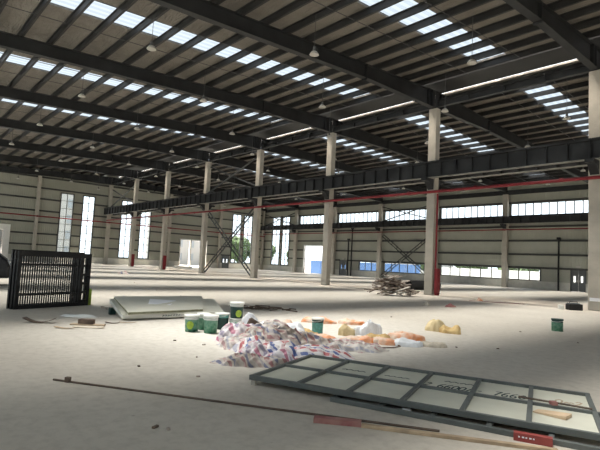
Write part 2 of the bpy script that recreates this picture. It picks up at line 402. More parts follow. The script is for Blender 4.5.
def rafter(i, slope):
    x = FX[i]; m = MB(); T = .02; w = .17
    ys = [YS+.15,4,10,19,22.5,25.58] if slope == 'near' else [25.62,28.7,32.2,41.2,47.2,YN-.2]
    for a,b in zip(ys,ys[1:]):
        A,B,Cc,D = zb(a),zb(b),zt(a),zt(b)
        def slab(x0,x1,p0,p1,q0,q1):
            m.add([(x0,a,p0),(x1,a,p0),(x1,b,p1),(x0,b,p1),(x0,a,q0),(x1,a,q0),(x1,b,q1),(x0,b,q1)],[(0,3,2,1),(4,5,6,7),(0,1,5,4),(1,2,6,5),(2,3,7,6),(3,0,4,7)])
        slab(x-.008,x+.008,A+T,B+T,Cc-T,D-T); slab(x-w,x+w,A,B,A+T,B+T); slab(x-w,x+w,Cc-T,D-T,Cc,D)
    e = empty('roof_rafter', (x, ys[0] if slope == 'near' else ys[-1], 0)); mi = e.location.copy()
    m.v = [tuple(Vector(v)-mi) for v in m.v]
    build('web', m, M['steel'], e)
    for y in ((19.0,) if slope == 'near' else (32.2,)):
        build('splice_plate', MB().box(x-w,x+w,y-.03-mi.y,y+.03-mi.y,zb(y)-.12,zt(y)), M['steel'], e).location = (-x,0,0)
    yk = 24.9 if slope == 'near' else 26.3
    pm = MB()
    for yy in (yk-.18,yk+.18): pm.box(-w,w,yy-.02-mi.y,yy+.02-mi.y,zb(yk),zt(yk))
    build('stiffener', pm, M['steel'], e)
    return e
names = {-2:'behind the viewer',-1:'nearest, crossing the top right corner',0:'meeting the tall column with red cabinet',1:'second from the right corner',2:'third from the right corner',3:'fourth from the right corner',4:'fifth from the right corner',5:'sixth from the right corner',6:'against the gable wall'}
for i in range(-2,7):
    for slope in ('near','far'):
        tag(rafter(i,slope), 'dark steel roof rafter on %s slope, %s' % (slope, names[i]), 'rafter', 'rafters of the roof frames')

# ridge-row tie beams along the building
for i in range(-2,6):
    a, b = FX[i+1]+.2, FX[i]-.2
    m = MB().box(a,b,Y1-.12,Y1+.12,11.5,11.53).box(a,b,Y1-.12,Y1+.12,11.87,11.9).box(a,b,Y1-.01,Y1+.01,11.53,11.87)
    o = empty('ridge_tie_beam', (a,Y1,11.5)); m.v = [(v[0]-a,v[1]-Y1,v[2]-11.5) for v in m.v]
    build('beam_web', m, M['steel'], o)
    for t in (.25,.5,.75):
        px = (b-a)*t
        build('bracket', MB().box(px-.05,px+.05,-.25,-.1,.0,.3).box(px-.12,px+.12,-.3,-.2,-.08,.0), M['steel'], o)
    tag(o, 'dark tie beam between column heads under the ridge, %s bay from gable wall' % ordn[5-i], 'beam', 'tie beams under the ridge')

# thin sag rods parallel to the rafters
for k,i in enumerate(range(-2,6)):
    for t,nm in ((1/3,'nearer'),(2/3,'farther')):
        x = FX[i] - S*t
        for slope,(ya,yb) in (('near',(-1,24.3)),('far',(26.9,52.5))):
            m = MB().cyl((0,0,zt(ya)+.04),(0,yb-ya,zt(yb)+.04),.018,n=6)
            o = build('sag_rod', m, M['rod'], loc=(x,ya,0))
            tag(o, 'thin dark rod threaded through purlins, %s slope, %s bay from gable, %s' % (slope, ordn[5-i], nm), 'rod', 'sag rods between purlins')

# ------------------------------------------------------------------ columns
def column(x, y, wx, wy, h, label, group, plate=True):
    e = empty('concrete_column', (x,y,0))
    build('shaft', MB().box(-wx/2,wx/2,-wy/2,wy/2,0,h), M['column'], e, bevel=.03)
    if plate: build('head_plate', MB().box(-wx/2+.02,wx/2-.02,-wy/2+.02,wy/2-.02,h,h+.02), M['steel'], e)
    tag(e, label, 'column', group); return e
cn = {-2:'pale concrete column of the middle row, beyond the right edge',-1:'pale concrete column at right edge with white notice near its foot',0:'tall pale concrete column with red cabinet, right of the timber heap',1:'pale concrete middle-row column left of the timber heap',2:'pale concrete column where right foot of the laced cross brace meets',3:'pale concrete column at left foot of the laced cross brace',4:'pale concrete column with red cabinet, second from gable wall',5:'pale concrete column with red cabinet, nearest to gable wall in middle row'}
for i in range(-2,6):
    e = column(FX[i], Y1, .56, .42, 11.43, cn[i], 'middle row of columns')
    build('corbel', MB().prism([(-.2,0,7.0),(-.2,0,6.35),(-.2,-.45,6.85),(-.2,-.75,6.85),(-.2,-.75,7.0)], (0,-.2,0), (.4,0,0)).prism([(-.2,0,7.0),(-.2,0,6.35),(-.2,.45,6.85),(-.2,.75,6.85),(-.2,.75,7.0)], (0,.2,0), (.4,0,0)), M['steel'], e)
    if i == -1: build('notice', MB().box(-.2,.24,-.225,-.215,.42,.58), M['paper'], e)['label'] = 'white paper notice'
wcn = {-1:'beyond the right edge',0:'seen right of the far door',1:'between two far-wall strip windows, right of the red cabinet',2:'hidden behind the column with red cabinet',3:'behind the timber heap',4:'just right of the open doorway',5:'just left of the open doorway'}
for i in range(-2,6):
    e = column(FX[i], Y2, .56, .44, 10.36, 'pale far-wall column %s' % wcn.get(i,'far beyond the right edge'), 'columns along the far wall')
    build('corbel', MB().prism([(-.2,0,6.98),(-.2,0,6.5),(-.2,-.7,6.85),(-.2,-.7,6.98)], (0,-.21,0), (.4,0,0)), M['steel'], e)
wl = {25.6:'in line with the middle row',16.2:'left of the tall window pair',35.1:'right of the second window pair',44.4:'left of the small door',6.9:'beyond the left edge',53.4:'in the corner'}
for y,lab in wl.items():
    column(XW+.32, y, .42, .40 if y != 25.6 else .5, zb(y)-.05, 'pale wind column against the gable wall, %s' % lab, 'columns along the gable wall')

# crane runway beams
def crane_beam(a, b, y, z0, z1, label, group, rail=True, rib=-1):
    e = empty('crane_beam', (a,y,z0)); L = b-a; h = z1-z0
    m = MB().box(0,L,-.01,.01,.03,h-.03).box(0,L,-.19,.19,h-.03,h)
    n = int(round(L/1.0))
    for k in range(n+1):
        x = min(max(L*k/n,.01),L-.01); m.box(x-.008,x+.008,-.15,.15,.03,h-.03)
    build('web', m, M['steel'], e)
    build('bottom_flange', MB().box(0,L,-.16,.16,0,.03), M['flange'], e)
    if rail: build('rail', MB().box(0,L,-.04,.04,h,h+.1), M['steel'], e)
    tag(e, label, 'crane beam', group)
for i in range(-2,6):
    a, b = FX[i+1]+.01, FX[i]-.01
    crane_beam(a,b,Y1-.62,7.0,7.93,'dark ribbed crane beam facing the viewer on middle columns, %s bay from gable wall' % ordn[5-i],'crane runway beams on the middle row')
    crane_beam(a,b,Y1+.62,7.0,7.93,'dark crane beam behind the middle columns, %s bay from gable wall' % ordn[5-i],'crane runway beams on the middle row')
    crane_beam(a,b,Y2-.62,7.0,7.72,'dark crane beam along the far wall, %s bay from gable wall' % ordn[5-i],'crane runway beams along the far wall')

# cross braces between columns
def laced(p, q, nrm, w=.34):
    m = MB(); p = Vector(p); q = Vector(q); d = (q-p).normalized(); a = Vector(nrm).cross(d).normalized()*w/2
    m.bar(p+a,q+a,.09); m.bar(p-a,q-a,.09); n = int((q-p).length/.9)
    for k in range(n+1):
        c = p + (q-p)*(k/n); m.bar(c-a,c+a,.05)
    return m
for y,lab,zh in ((Y1,'standing between two middle-row columns',6.1),(Y2,'standing between far-wall columns behind the black pipe',5.9)):
    xa, xb = FX[3]+.5, FX[2]-.5
    e = empty('cross_brace', (xa,y,0)); L = xb-xa
    build('diagonal', laced((0,0,.25),(L,0,zh),(0,1,0)), M['brace'], e)
    build('diagonal', laced((0,.1,zh),(L,.1,.25),(0,1,0)), M['brace'], e)
    tag(e, 'big dark laced cross brace %s' % lab, 'brace')
for i,y,za,zb_,lab in ((2,Y1,8.15,10.9,'above the crane beam over the big laced brace'),(5,Y1,8.15,10.7,'above the crane beam next to the gable wall'),(2,Y2-.1,7.8,9.9,'across the far strip window'),(5,Y2-.1,7.8,9.9,'across the tall corner windows')):
    xa, xb = FX[i+1]+.3, FX[i]-.3; L = xb-xa; e = empty('cross_brace', (xa,y,za))
    build('diagonal', MB().bar((0,0,0),(L,0,zb_-za),.12), M['brace'], e); build('diagonal', MB().bar((0,.13,zb_-za),(L,.13,0),.12), M['brace'], e)
    tag(e, 'dark single-bar cross brace %s' % lab, 'brace')

# ------------------------------------------------------------------ red fire mains, cabinets
m = MB().cyl((XE-.3,Y1-.50,6.16),(XW+.95,Y1-.50,6.20),.085,n=12)
e = empty('fire_main', (0,0,0)); build('pipe', m, M['red'], e)
for k in range(17):
    x = 4 - 4.5*k; build('clamp', MB().cyl((x-.09,Y1-.50,6.19),(x+.09,Y1-.50,6.19),.11,n=10), M['red'], e)
tag(e, 'long red fire main slung under the middle crane beam', 'pipe')
e = empty('fire_main', (0,0,0)); build('pipe', MB().cyl((XW+.75,3,5.93),(XW+.75,YN-.5,5.93),.08,n=10), M['red'], e)
for y in (7,16.2,25.6,35.1,44.4,52): build('clamp', MB().box(XW+.5,XW+.86,y-.05,y+.05,5.82,6.04), M['red'], e)
tag(e, 'red fire main crossing the gable wall', 'pipe')
e = empty('fire_main', (0,0,0)); build('pipe', MB().cyl((XW+.95,YN-.98,6.34),(XE-.4,YN-.98,6.34),.065,n=10), M['red'], e)
for i in range(-2,6): build('clamp', MB().box(FX[i]-.06,FX[i]+.06,YN-1.08,YN-.75,6.27,6.41), M['red'], e)
tag(e, 'thin red fire main along the far wall below the crane beam', 'pipe')
for i,lab in ((0,'beside the tall column right of the black pipe'),(4,'beside the column second from gable wall'),(5,'beside the column nearest the gable wall')):
    e = empty('hydrant_cabinet', (FX[i]+.46,Y1+.05,0))
    build('box', MB().box(-.09,.09,-.17,.17,.1,1.6).box(-.07,.07,-.14,.14,0,.1), M['red'], e, bevel=.01)
    build('door', MB().box(.09,.10,-.15,.15,.15,1.55), M['red'], e)
    tag(e, 'red hydrant cabinet %s' % lab, 'cabinet')
    if i == 0: tag(build('riser_pipe', MB().cyl((0,0,1.61),(0,0,6.10),.055,n=10), M['red'], loc=(FX[i]+.40,Y1-.06,0)), 'red riser pipe above the cabinet %s' % lab, 'pipe')

# downpipes, doors in the far wall
for x,h,lab in ((-20.52,5.3,'left of the grey double door at the right'),(-50.25,5.3,'right of the far grey double door'),(-49.55,6.9,'taller one near the far grey double door')):
    e = empty('downpipe', (x,YN-.3,0)); build('pipe', MB().cyl((0,0,0),(0,0,h),.09,n=10), M['black'], e)
    build('head', MB().box(-.16,.16,-.13,.13,h-.02,h+.2), M['black'], e)
    tag(e, 'dark downpipe on the far wall, %s' % lab, 'downpipe')
def double_door(n, axis, c, u0, u1, h, label):
    g = .05
    def bx(m,a,b,p,q,d0,d1):
        if axis == 'Y': m.box(a,b,c+d0,c+d1,p,q)
        else: m.box(c-d1,c-d0,a,b,p,q)
        return m
    fr = MB(); bx(fr,u0,u0+g,0,h,-.1,.1); bx(fr,u1-g,u1,0,h,-.1,.1); bx(fr,u0+g,u1-g,h-g,h,-.1,.1)
    o = build('door_%d' % n, fr, M['door'])
    mid = (u0+u1)/2
    for a,b in ((u0+g,mid-.01),(mid+.01,u1-g)):
        w = b-a; cx = (a+b)/2
        lf = MB()
        for p,q,r,s_ in cells(a,b,.01,h-g,[(cx-.11,cx+.11,.95,1.58)]): bx(lf,p,q,r,s_,-.03,.02)
        l = build('leaf', lf, M['door'], o)
        build('pane', bx(MB(),cx-.11,cx+.11,.95,1.58,-.01,.0), M['glass'], l)
        hx = b-.09 if a < mid-.3 else a+.09
        build('handle', bx(MB(),hx-.02,hx+.02,.95,1.15,-.09,-.03), M['lampwhite'], l)
    struct(o, label, 'door')
double_door(1,'Y',YN,-19.45,-18.0,2.2,'dark grey double door with two bright slots near the right edge')
double_door(2,'Y',YN,-52.15,-50.6,2.28,'dark grey double door in the far wall left of blue windows')
double_door(3,'X',XW,45.2,46.6,2.2,'small dark double door in the gable wall by the corner')
for x,lab in ((-18.75,'over the grey door near the right edge'),(-51.4,'over the far grey double door')):
    tag(build('exit_light', MB().box(x-.2,x+.2,YN-.08,YN-.001,2.4,2.58), M['lampwhite']), 'small white exit light box %s' % lab, 'light')
# open doorway frames
def gate_frame(n, axis, c, u0, u1, h, w, m_, label, post=None):
    m = MB()
    def bx(a,b,p,q):
        if axis == 'Y': m.box(a,b,c-.2,c+.16,p,q)
        else: m.box(c-.16,c+.2,a,b,p,q)
    bx(u0-w,u0,0,h+w); bx(u1,u1+w,0,h+w); bx(u0,u1,h,h+w)
    if post: bx(post-.12,post+.12,0,h)
    struct(build('door_%d' % n, m, m_), label, 'doorway')
gate_frame(4,'Y',YN,-60.2,-55.75,4.36,.18,M['white'],'open doorway in the far wall showing blue hoarding outside')
gate_frame(5,'X',XW,37.3,42.0,4.3,.15,M['white'],'open doorway in the gable wall with a white mid post',39.1)
gate_frame(6,'X',XW,8.6,12.6,3.85,.75,M['white'],'white framed doorway in the gable wall at the left edge')
# shutter part-lowered in that doorway
sb = MB()
for k in range(10): sb.box(XW-.1,XW-.04,8.62,12.58,1.6+.22*k,1.6+.22*k+.2)
tag(build('roller_shutter', sb, M['facade']), 'grey roller shutter half down in the white framed doorway', 'shutter')

# ------------------------------------------------------------------ pendant lamps
def lamp_proto(x, y):
    top = zt(y); z = 10.2; e = empty('pendant_lamp', (x,y,z))
    build('rod', MB().cyl((0,0,.3),(0,0,top-z),.012,n=6), M['rod'], e)
    build('housing', MB().cyl((0,0,.12),(0,0,.32),.07,.05,n=12), M['rod'], e)
    build('shade', MB().lathe([(.06,.13),(.12,.10),(.18,.02),(.20,-.03),(.19,-.03),(.17,.015),(.11,.08),(.0,.11)], n=20), M['lampwhite'], e)
    build('lens', MB().cyl((0,0,-.02),(0,0,-.01),.18,n=20), M['lampwhite'], e)
    return e
protos = {}
for k in range(-1,7):
    for X,rows in ((-10.45-9*k,(8.2,18.2,28.3,38.4,48.3)),(-14.75-9*k,(13.2,23.0,33.2,43.4))):
        if X < XW+2 or X > 2: continue
        for r,y in enumerate(rows):
            if y not in protos: e = protos[y] = lamp_proto(X,y)
            else: e = copy_tree(protos[y]); e.location.x = X
            order = sorted([8.2,13.2,18.2,23,28.3,33.2,38.4,43.4,48.3]).index(y)
            tag(e, 'white pendant lamp on thin rod, bay %d from gable wall, %s row from the viewer' % (6-k if True else 0, ordn[order]), 'lamp', 'pendant lamps under the roof')

# ------------------------------------------------------------------ big lying panel frame
U = Vector((math.cos(math.radians(22.7)),math.sin(math.radians(22.7)),0)); V = Vector((-U.y,U.x,0)); rzf = math.atan2(U.y,U.x)
NL = Vector((-4.96,3.63,0))
def gate_leaf(L, Wd, nb, t, w, infill=True):
    m = MB(); parts = []
    parts.append(('rail', MB().box(0,L,0,w,0,t))); parts.append(('rail', MB().box(0,L,Wd-w,Wd,0,t))); parts.append(('rail', MB().box(0,L,Wd/2-w/2,Wd/2+w/2,.005,t-.005)))
    for k in range(nb+1):
        x = (L-w)*k/nb
        parts.append(('stile', MB().box(x,x+w,w,Wd/2-w/2,.003,t-.003).box(x,x+w,Wd/2+w/2,Wd-w,.003,t-.003)))
    return parts
GL, GW = 3.74, 1.76
e = empty('gate_leaf', (NL.x,NL.y,.062), rzf)
for nm, mb in gate_leaf(GL,GW,6,.058,.05): build(nm, mb, M['frame_grey'], e, bevel=.004)
inf = build('infill_sheet', MB().box(.02,GL-.02,.02,GW-.02,.012,.022), M['infill'], e); inf['label'] = 'pale sheet infill'
DIG = {'6':[(.8,1),(.3,.8),(.05,.4),(.2,.03),(.7,.03),(.85,.3),(.6,.5),(.1,.4)],'0':[(.5,1),(.1,.75),(.1,.2),(.5,0),(.9,.25),(.9,.75),(.5,1)],
 '7':[(.05,.95),(.9,1),(.55,.5),(.35,0)],'8':[(.5,.52),(.15,.75),(.5,1),(.82,.75),(.5,.52),(.1,.25),(.5,0),(.9,.25),(.5,.52)],'/':[(.7,1),(.2,-.1)],
 '~':[(0,.3),(.3,.6),(.5,.3),(.8,.6),(1.2,.35)],'-':[(.1,.4),(.5,.5)],'2':[(.1,.8),(.4,1),(.8,.8),(.6,.45),(.1,.05),(.8,.0)]}
def ink(text, u, v, w, h, step, shear=.15, slope=-.0):
    m = MB()
    for k,ch in enumerate(text):
        if ch == ' ': continue
        pts = [(u+k*step+p[0]*w+shear*p[1]*h, v+slope*k+p[1]*h) for p in DIG[ch]]
        for a,b in zip(pts,pts[1:]):
            m.bar((a[0],a[1],.0235),(b[0],b[1],.0235),.020,.002)
    return m
cw = GL/6
def write(text, u, v, w, h, step, m_=None, nm='handwritten_digit'):
    for k,ch in enumerate(text):
        if ch != ' ': build(nm, ink(ch, u+k*step, v, w, h, step), m_ or M['ink'], e)['label'] = 'dark marker stroke'
write('2 6600/', cw*3+.02, GW/2+.14, .075, .20, .082)
write('- 7668', cw*4+.02, GW/2+.17, .080, .20, .090)
write('~~', cw*3+.22, GW/2+.46, .14, .16, .19, nm='scribble'); write('~~', cw*2+.10, GW/2+.3, .13, .12, .17, nm='scribble'); write('~~', cw*1+.12, GW/2+.3, .13, .16, .17, nm='scribble')
write('0~2', cw*5+.22, GW/2+.25, .08, .2, .1, M['card'], 'scribble')
tag(e, 'large grey-green steel gate leaf with pale sheet panels lying on the floor', 'gate leaf')
o2 = Vector((-3.91,3.985,0))
e = empty('gate_leaf', (o2.x,o2.y,0), math.radians(20.5))
for nm, mb in gate_leaf(2.75,1.35,5,.05,.05): build(nm, mb, M['frame_grey'], e, bevel=.004)
tag(e, 'grey steel frame lying on floor underneath the big gate leaf', 'gate leaf')
for k,(u,v,lab) in enumerate(((.02,.02,'under the near left corner of the big gate leaf'),(.05,1.6,'under the far left corner of the big gate leaf'),(.6,.95,'under the middle of the big gate leaf, hidden'))):
    p = NL + U*u + V*v
    tag(build('packing_block', MB().box(0,.06,0,.06,0,.062), M['column'], loc=p, rz=rzf), 'pale packing block %s' % lab, 'block')
for u,v in ((2.2,.42),(3.2,1.2)):
    p = NL + U*u + V*v; p.z = .05
    tag(build('packing_block', MB().box(0,.4,0,.08,0,.012), M['darkwood'], loc=p, rz=rzf), 'thin dark slat between the two gate frames, %s' % ('nearer' if v < 1 else 'farther'), 'block')
# things on the gate leaf
p = NL + U*3.13 + V*.54; p.z = .086
m = MB().add([(0,.0,0),(.30,-.11,0),(.36,.06,0),(.05,.13,0),(0,.0,.012),(.30,-.11,.035),(.36,.06,.035),(.05,.13,.012)],[(0,3,2,1),(4,5,6,7),(0,1,5,4),(1,2,6,5),(2,3,7,6),(3,0,4,7)])
tag(build('plywood_offcut', m, M['ply'], loc=p, rz=rzf), 'tan plywood offcut lying on the right end of the gate leaf', 'offcut')
p = NL + U*2.98 + V*.98; p.z = .120
tag(build('wood_strip', MB().box(0,.72,-.02,.02,0,.014), M['darkwood'], loc=p, rz=rzf-.10), 'thin dark wooden strip lying along the gate leaf mid rail', 'strip')
p = NL + U*3.33 + V*.87; p.z = .120
tag(build('carton_scrap', MB().obox((0,0,.018),(.06,.07,.036),.5), M['redwood'], loc=p, rz=rzf), 'small reddish scrap beside the plywood on the gate leaf', 'scrap')
# rod, timber, red block, red carton in front
def along(name, p, q, w, h, m_, label, cat, z0=0):
    p = Vector((*p,z0)); q = Vector((*q,z0)); L = (q-p).length
    return tag(build(name, MB().box(0,L,-w/2,w/2,0,h), m_, loc=p, rz=math.atan2(q.y-p.y,q.x-p.x), bevel=.003), label, cat)
pr_, qr_ = Vector((-6.26,1.76,.012)), Vector((-2.63,4.16,.012))
e = empty('steel_rod', pr_, math.atan2(qr_.y-pr_.y,qr_.x-pr_.x)); L = (qr_-pr_).length
build('bar', MB().cyl((0,0,0),(L,0,0),.012,n=8), M['darkwood'], e); build('end_stop', MB().box(.17,.23,-.02,.02,-.01,.05), M['darkwood'], e)
tag(e, 'long thin dark rod lying across the foreground floor', 'rod')
along('timber_batten', (-3.14,3.64), (-1.75,4.60), .055, .03, M['wood'], 'long pale timber batten lying in front of the gate leaf', 'batten')
along('painted_block', (-3.50,3.36), (-3.155,3.655), .085, .05, M['redwood'], 'red painted wooden block lying at the batten end', 'block')
c = Vector((-1.985,4.655,0))
e = empty('red_carton', c, .40); build('carton', MB().box(-.16,.16,-.033,.033,0,.075), M['redbox'], e, bevel=.004)
for k in range(5): build('lettering', MB().box(-.12+.03*k,-.12+.03*k+(.02 if k%2 else .014),-.0345,-.033,.035,.048), M['paper'], e)
tag(e, 'red long carton lying in front of the gate frames, white edge', 'carton')
tag(build('paper_scrap', MB().obox((0,0,.012),(.07,.05,.024),.4), M['paper'], loc=(-1.86,4.80,0)), 'white paper scrap at the right end of the red carton', 'scrap')
tag(build('paper_scrap', MB().obox((0,0,.02),(.08,.05,.04),.9), M['paper'], loc=(-3.18,4.40,0)), 'white crumpled scrap by the lower gate frame edge', 'scrap')
tag(build('paper_scrap', MB().obox((0,0,.012),(.09,.04,.024),.2), M['redwood'], loc=(-3.30,4.34,0)), 'reddish scrap by the lower gate frame edge', 'scrap')
tag(build('wire_offcut', MB().path([(0,0,.01),(.12,.02,.02),(.22,.0,.012)],.006), M['black'], loc=(-2.95,4.42,0), rz=.3), 'short dark wire offcut beside the lower gate frame', 'wire')

# ------------------------------------------------------------------ buckets
def bucket(name, loc, rz, r, h, body, top, label, patch=None, lid=True, tin=False):
    e = empty(name, loc, rz)
    r0 = r*.88 if not tin else r
    build('body', MB().lathe([(0,0),(r0,0),(r0+(r-r0)*.72,h*.72)], n=28), body, e)
    build('collar', MB().lathe([(r0+(r-r0)*.72,h*.72),(r,h*.97)] if not tin else [(r,h*.72),(r,h*.97)], n=28), top, e)
    build('rim', MB().lathe([(r,h*.90),(r+.012,h*.90),(r+.012,h),(r-.01,h),(r-.01,h*.95)], n=28), M['lid'] if not tin else top, e)
    if lid: build('lid', MB().lathe([(0,h*.985),(r-.01,h*.985),(r-.01,h*.96)], n=28), M['lid'] if not tin else top, e)
    hp = [(r*1.05*math.cos(t), -.02-.0*t, h*.82 - .16*math.sin(t)) for t in [PI*k/10 for k in range(11)]]
    hp = [(x, -(r+.015) if 0 < k < 10 else 0, z) for k,(x,y,z) in enumerate(hp)]
    build('handle', MB().path([(r*1.03,0,h*.86)] + [(r*1.03*math.cos(t), -r*1.06*math.sin(t), h*.86-.03*math.sin(t)) for t in [PI*k/10 for k in range(1,10)]] + [(-r*1.03,0,h*.86)], .005, n=6), M['lid'], e)
    if patch:
        m = MB(); a0,a1,z0,z1,pm = patch; n = 10; rr = [r0+(r-r0)*z/h+.003 for z in (z0,z1)]
        vs = []; fs = []
        for j in range(7):
            z = z0+(z1-z0)*j/6; half = math.sqrt(max(0,1-((j-3)/3.2)**2)); R_ = r0+(r-r0)*z/h+.004
            for k in range(n+1):
                t = (a0+a1)/2 + (a1-a0)/2*half*(2*k/n-1); vs.append((R_*math.cos(t),R_*math.sin(t),z))
        for j in range(6):
            for k in range(n): fs.append((j*(n+1)+k,j*(n+1)+k+1,(j+1)*(n+1)+k+1,(j+1)*(n+1)+k))
        m.add(vs,fs,True); build('label_patch', m, pm, e, fix=False)
    return tag(e, label, 'bucket', 'paint buckets on the floor')
ang = lambda x,y: math.atan2(-y,-x)    # direction from the thing towards the viewer
def B(x,y,*a,**k): return bucket('paint_bucket',(x,y,0 if 'z' not in k else k.pop('z')),0,*a,**k)
def pt(x,y,da,w,z0,z1,m_): t = ang(x,y)+da; return (t-w,t+w,z0,z1,m_)
B(-9.12,5.14,.145,.345,M['deepgreen'],M['grim'],'grey-topped green bucket with lime spot, leftmost of the buckets', pt(-9.12,5.14,-.25,.55,.06,.22,M['lime']))
B(-8.80,5.40,.148,.36,M['deepgreen'],M['grim'],'green bucket with white rim, second from left in front of panels')
B(-9.30,5.52,.14,.34,M['deepgreen'],M['grim'],'bucket half hidden behind and between the two leftmost buckets')
B(-9.19,5.92,.145,.345,M['darkgreen'],M['teal'],'dark green bucket behind, third along toward the tarps')
B(-9.02,6.17,.15,.25,M['greenwhite'],M['grim'],'pale green bucket supporting another bucket at the tarps')
B(-9.02,6.17,.15,.345,M['darkgreen'],M['grim'],'grey-green bucket with lime ball mark standing on another bucket', pt(-9.02,6.17,.35,.5,.03,.18,M['lime']), z=.25)
B(-7.75,7.42,.13,.355,M['teal'],M['darkgreen'],'teal bucket with dark top standing alone before orange sacking', lid=True, tin=False)
B(-5.54,14.45,.145,.33,M['deepgreen'],M['darkgreen'],'dark green straight-sided bucket standing alone on the right floor', tin=True)

# ------------------------------------------------------------------ crumpled cloth and sacks
def cloth(name, c, rx, ry, rz, H, mt, label, cat, group=None, seed=0, fold=1., lump=1., nr=38, na=120, uvs=1., z0=0., fdir=0.4, ffreq=7., pil=0):
    mb = MB(); rnd = random.Random(seed); off = Vector((seed*7.3, seed*3.1, seed*1.7))
    uv = []
    ca, sa = math.cos(fdir), math.sin(fdir)
    def P(r, t):
        ed = 1 + .30*noise.noise(Vector((math.cos(t)*1.6, math.sin(t)*1.6, 0))+off) + .14*noise.noise(Vector((math.cos(t)*5,math.sin(t)*5,3))+off)
        x = rx*r*ed*math.cos(t); y = ry*r*ed*math.sin(t)
        q = Vector((x,y,0))
        w = noise.noise(q*1.3+off)*1.2
        s = ca*x + sa*y; tt = -sa*x + ca*y
        def rg(v): return 1-2*abs(noise.noise(v))
        r1 = rg(Vector((s*ffreq*.55+w, tt*ffreq*.16, 0))+off*2); r2 = rg(Vector((tt*ffreq*.9+w, s*ffreq*.35, 5))+off); r3 = rg(Vector((x*17+w*2, y*15, 9))+off)
        base = (.5+.5*math.cos(PI*min(1,r**1.35)))**.7
        if pil: base = max(0, 1-r**3.2)**.55
        big = .60 + .8*lump*noise.noise(q*(1.5/max(.35,rx))+off*1.3)
        z = H*base*max(.15,big) + fold*min(1,base*4)*(.032*r1 + .034*r2 + .016*r3 + .015)
        z = max(z, .004) + .012*(1-abs(2*r-1))*0
        d = fold*(.05*noise.noise(q*6+off)+.03*noise.noise(q*13+off))
        return Vector((x+d, y+d*.7, z)), ((ca*x+sa*y + .10*noise.noise(q*2.0+off)*fold + .5*z)*uvs, (-sa*x+ca*y + .10*noise.noise(q*2.0-off)*fold - .7*z)*uvs)
    vs = [P(0,0)]
    for k in range(1,nr+1):
        for j in range(na): vs.append(P(k/nr, 2*PI*j/na))
    n0 = len(vs)
    for j in range(na):
        p,u = vs[1+(nr-1)*na+j]; vs.append((Vector((p.x*1.0,p.y*1.0,.0)),u))
    fs = [(0,1+j,1+(j+1)%na) for j in range(na)]
    for k in range(nr):
        a = 1+k*na
        b = a+na
        for j in range(na): fs.append((a+j,b+j,b+(j+1)%na,a+(j+1)%na))
    fs.append(tuple(n0+j for j in reversed(range(na))))
    mb.add([v for v,u in vs], fs, True); mb.uv = [u for v,u in vs]
    o = build(name, mb, mt, loc=(c[0],c[1],z0), rz=rz, fix=False)
    return tag(o, label, cat, group)
RD = math.atan2(.75,.66)      # picture-right on the floor
TG = 'crumpled tarpaulins in the heap'
T = lambda c,rx,ry,rz,H,m_,lab,seed,**k: cloth('tarpaulin',(c[0]+.11,c[1]+.13),rx,ry,RD+rz,H,M[m_],lab,'tarpaulin',TG,seed=seed,**k)
T((-7.80,5.75),.78,.50,.05,.46,'tarpwhite','whitish crumpled tarpaulin forming the back crest of the heap',3,lump=.7,fdir=.9,fold=1.4,uvs=2.4)
T((-7.75,5.30),.50,.36,.1,.40,'tarppink','pinkish dirty tarpaulin at upper left of the heap, touching buckets',5,fold=1.3,lump=.6,uvs=2.0)
T((-7.20,4.98),.52,.34,-.1,.24,'tarpwhite','pale crumpled tarpaulin bulging at the left edge of the heap',6,fold=1.2,lump=.6,uvs=2.4)
T((-7.10,5.45),.68,.46,-.25,.36,'tarpfaded','dirty striped tarpaulin folded over the middle of the heap',8,fold=1.8,fdir=1.2,lump=.7,uvs=2.2)
T((-6.55,4.95),.62,.42,-.5,.27,'tarp','blue-striped tarpaulin bunched left of the bright striped one',9,fold=1.3,fdir=.3,lump=.6,uvs=2.0)
T((-6.15,5.45),.72,.46,-.10,.24,'tarp','bright red, white and blue striped tarpaulin at front of the heap',12,fold=.8,lump=.4,uvs=1.9,fdir=1.5)
T((-6.05,4.25),.52,.26,.12,.10,'tarpfaded','flattened dirty striped tarpaulin trailing at the front left corner',21,fold=1.0,uvs=2.6)
T((-6.25,4.68),.50,.22,-.2,.17,'tarppink','rolled pinkish tarpaulin edge between trailing one and striped one',23,fold=1.3,uvs=2.6)
T((-6.42,6.50),.95,.38,-.05,.08,'tarpwhite','long whitish tarpaulin spread right of heap behind the gate leaf',30,fold=1.3,fdir=1.4,uvs=2.6)
T((-6.80,6.05),.55,.36,-.1,.14,'tarpfaded','greyish crumpled tarpaulin joining the heap to the long whitish one',31,fold=1.6,uvs=2.4)
cloth('tarpaulin',(-7.90,5.82),.36,.28,.4,.56,M['whitebag'],'white plastic sheet bunched on top of the heap','tarpaulin',TG,seed=33,fold=1.4,lump=.5)
cloth('tarpaulin',(-7.60,5.62),.24,.17,.9,.46,M['darkwood'],'dark brown cloth showing in a fold of the heap','tarpaulin',TG,seed=34,fold=1.2,lump=.4)
SG = 'orange and tan sacks around the tarpaulins'
K = lambda c,rx,ry,rz,H,m_,lab,seed,**k: cloth('woven_sack',c,rx,ry,RD+rz,H*.72,M[m_],lab,'sack',SG,seed=seed,**{**dict(fold=.8,nr=22,na=64,pil=1,lump=.55),**k})
K((-7.90,6.60),.22,.2,0,.46,'orange','orange sack poking up behind the heap crest',41)
K((-7.62,6.62),.26,.22,0,.42,'whitebag','greyish white sack standing as a peak right of orange sack',43)
K((-7.55,6.85),.30,.18,0,.26,'tan','tan sack slumped between heap and the teal bucket',45)
K((-7.05,6.85),.32,.18,0,.20,'orange','orange sack lying at the right foot of the heap',46)
K((-9.25,8.95),.50,.22,-.1,.22,'orange','orange sack spread behind the teal bucket',48)
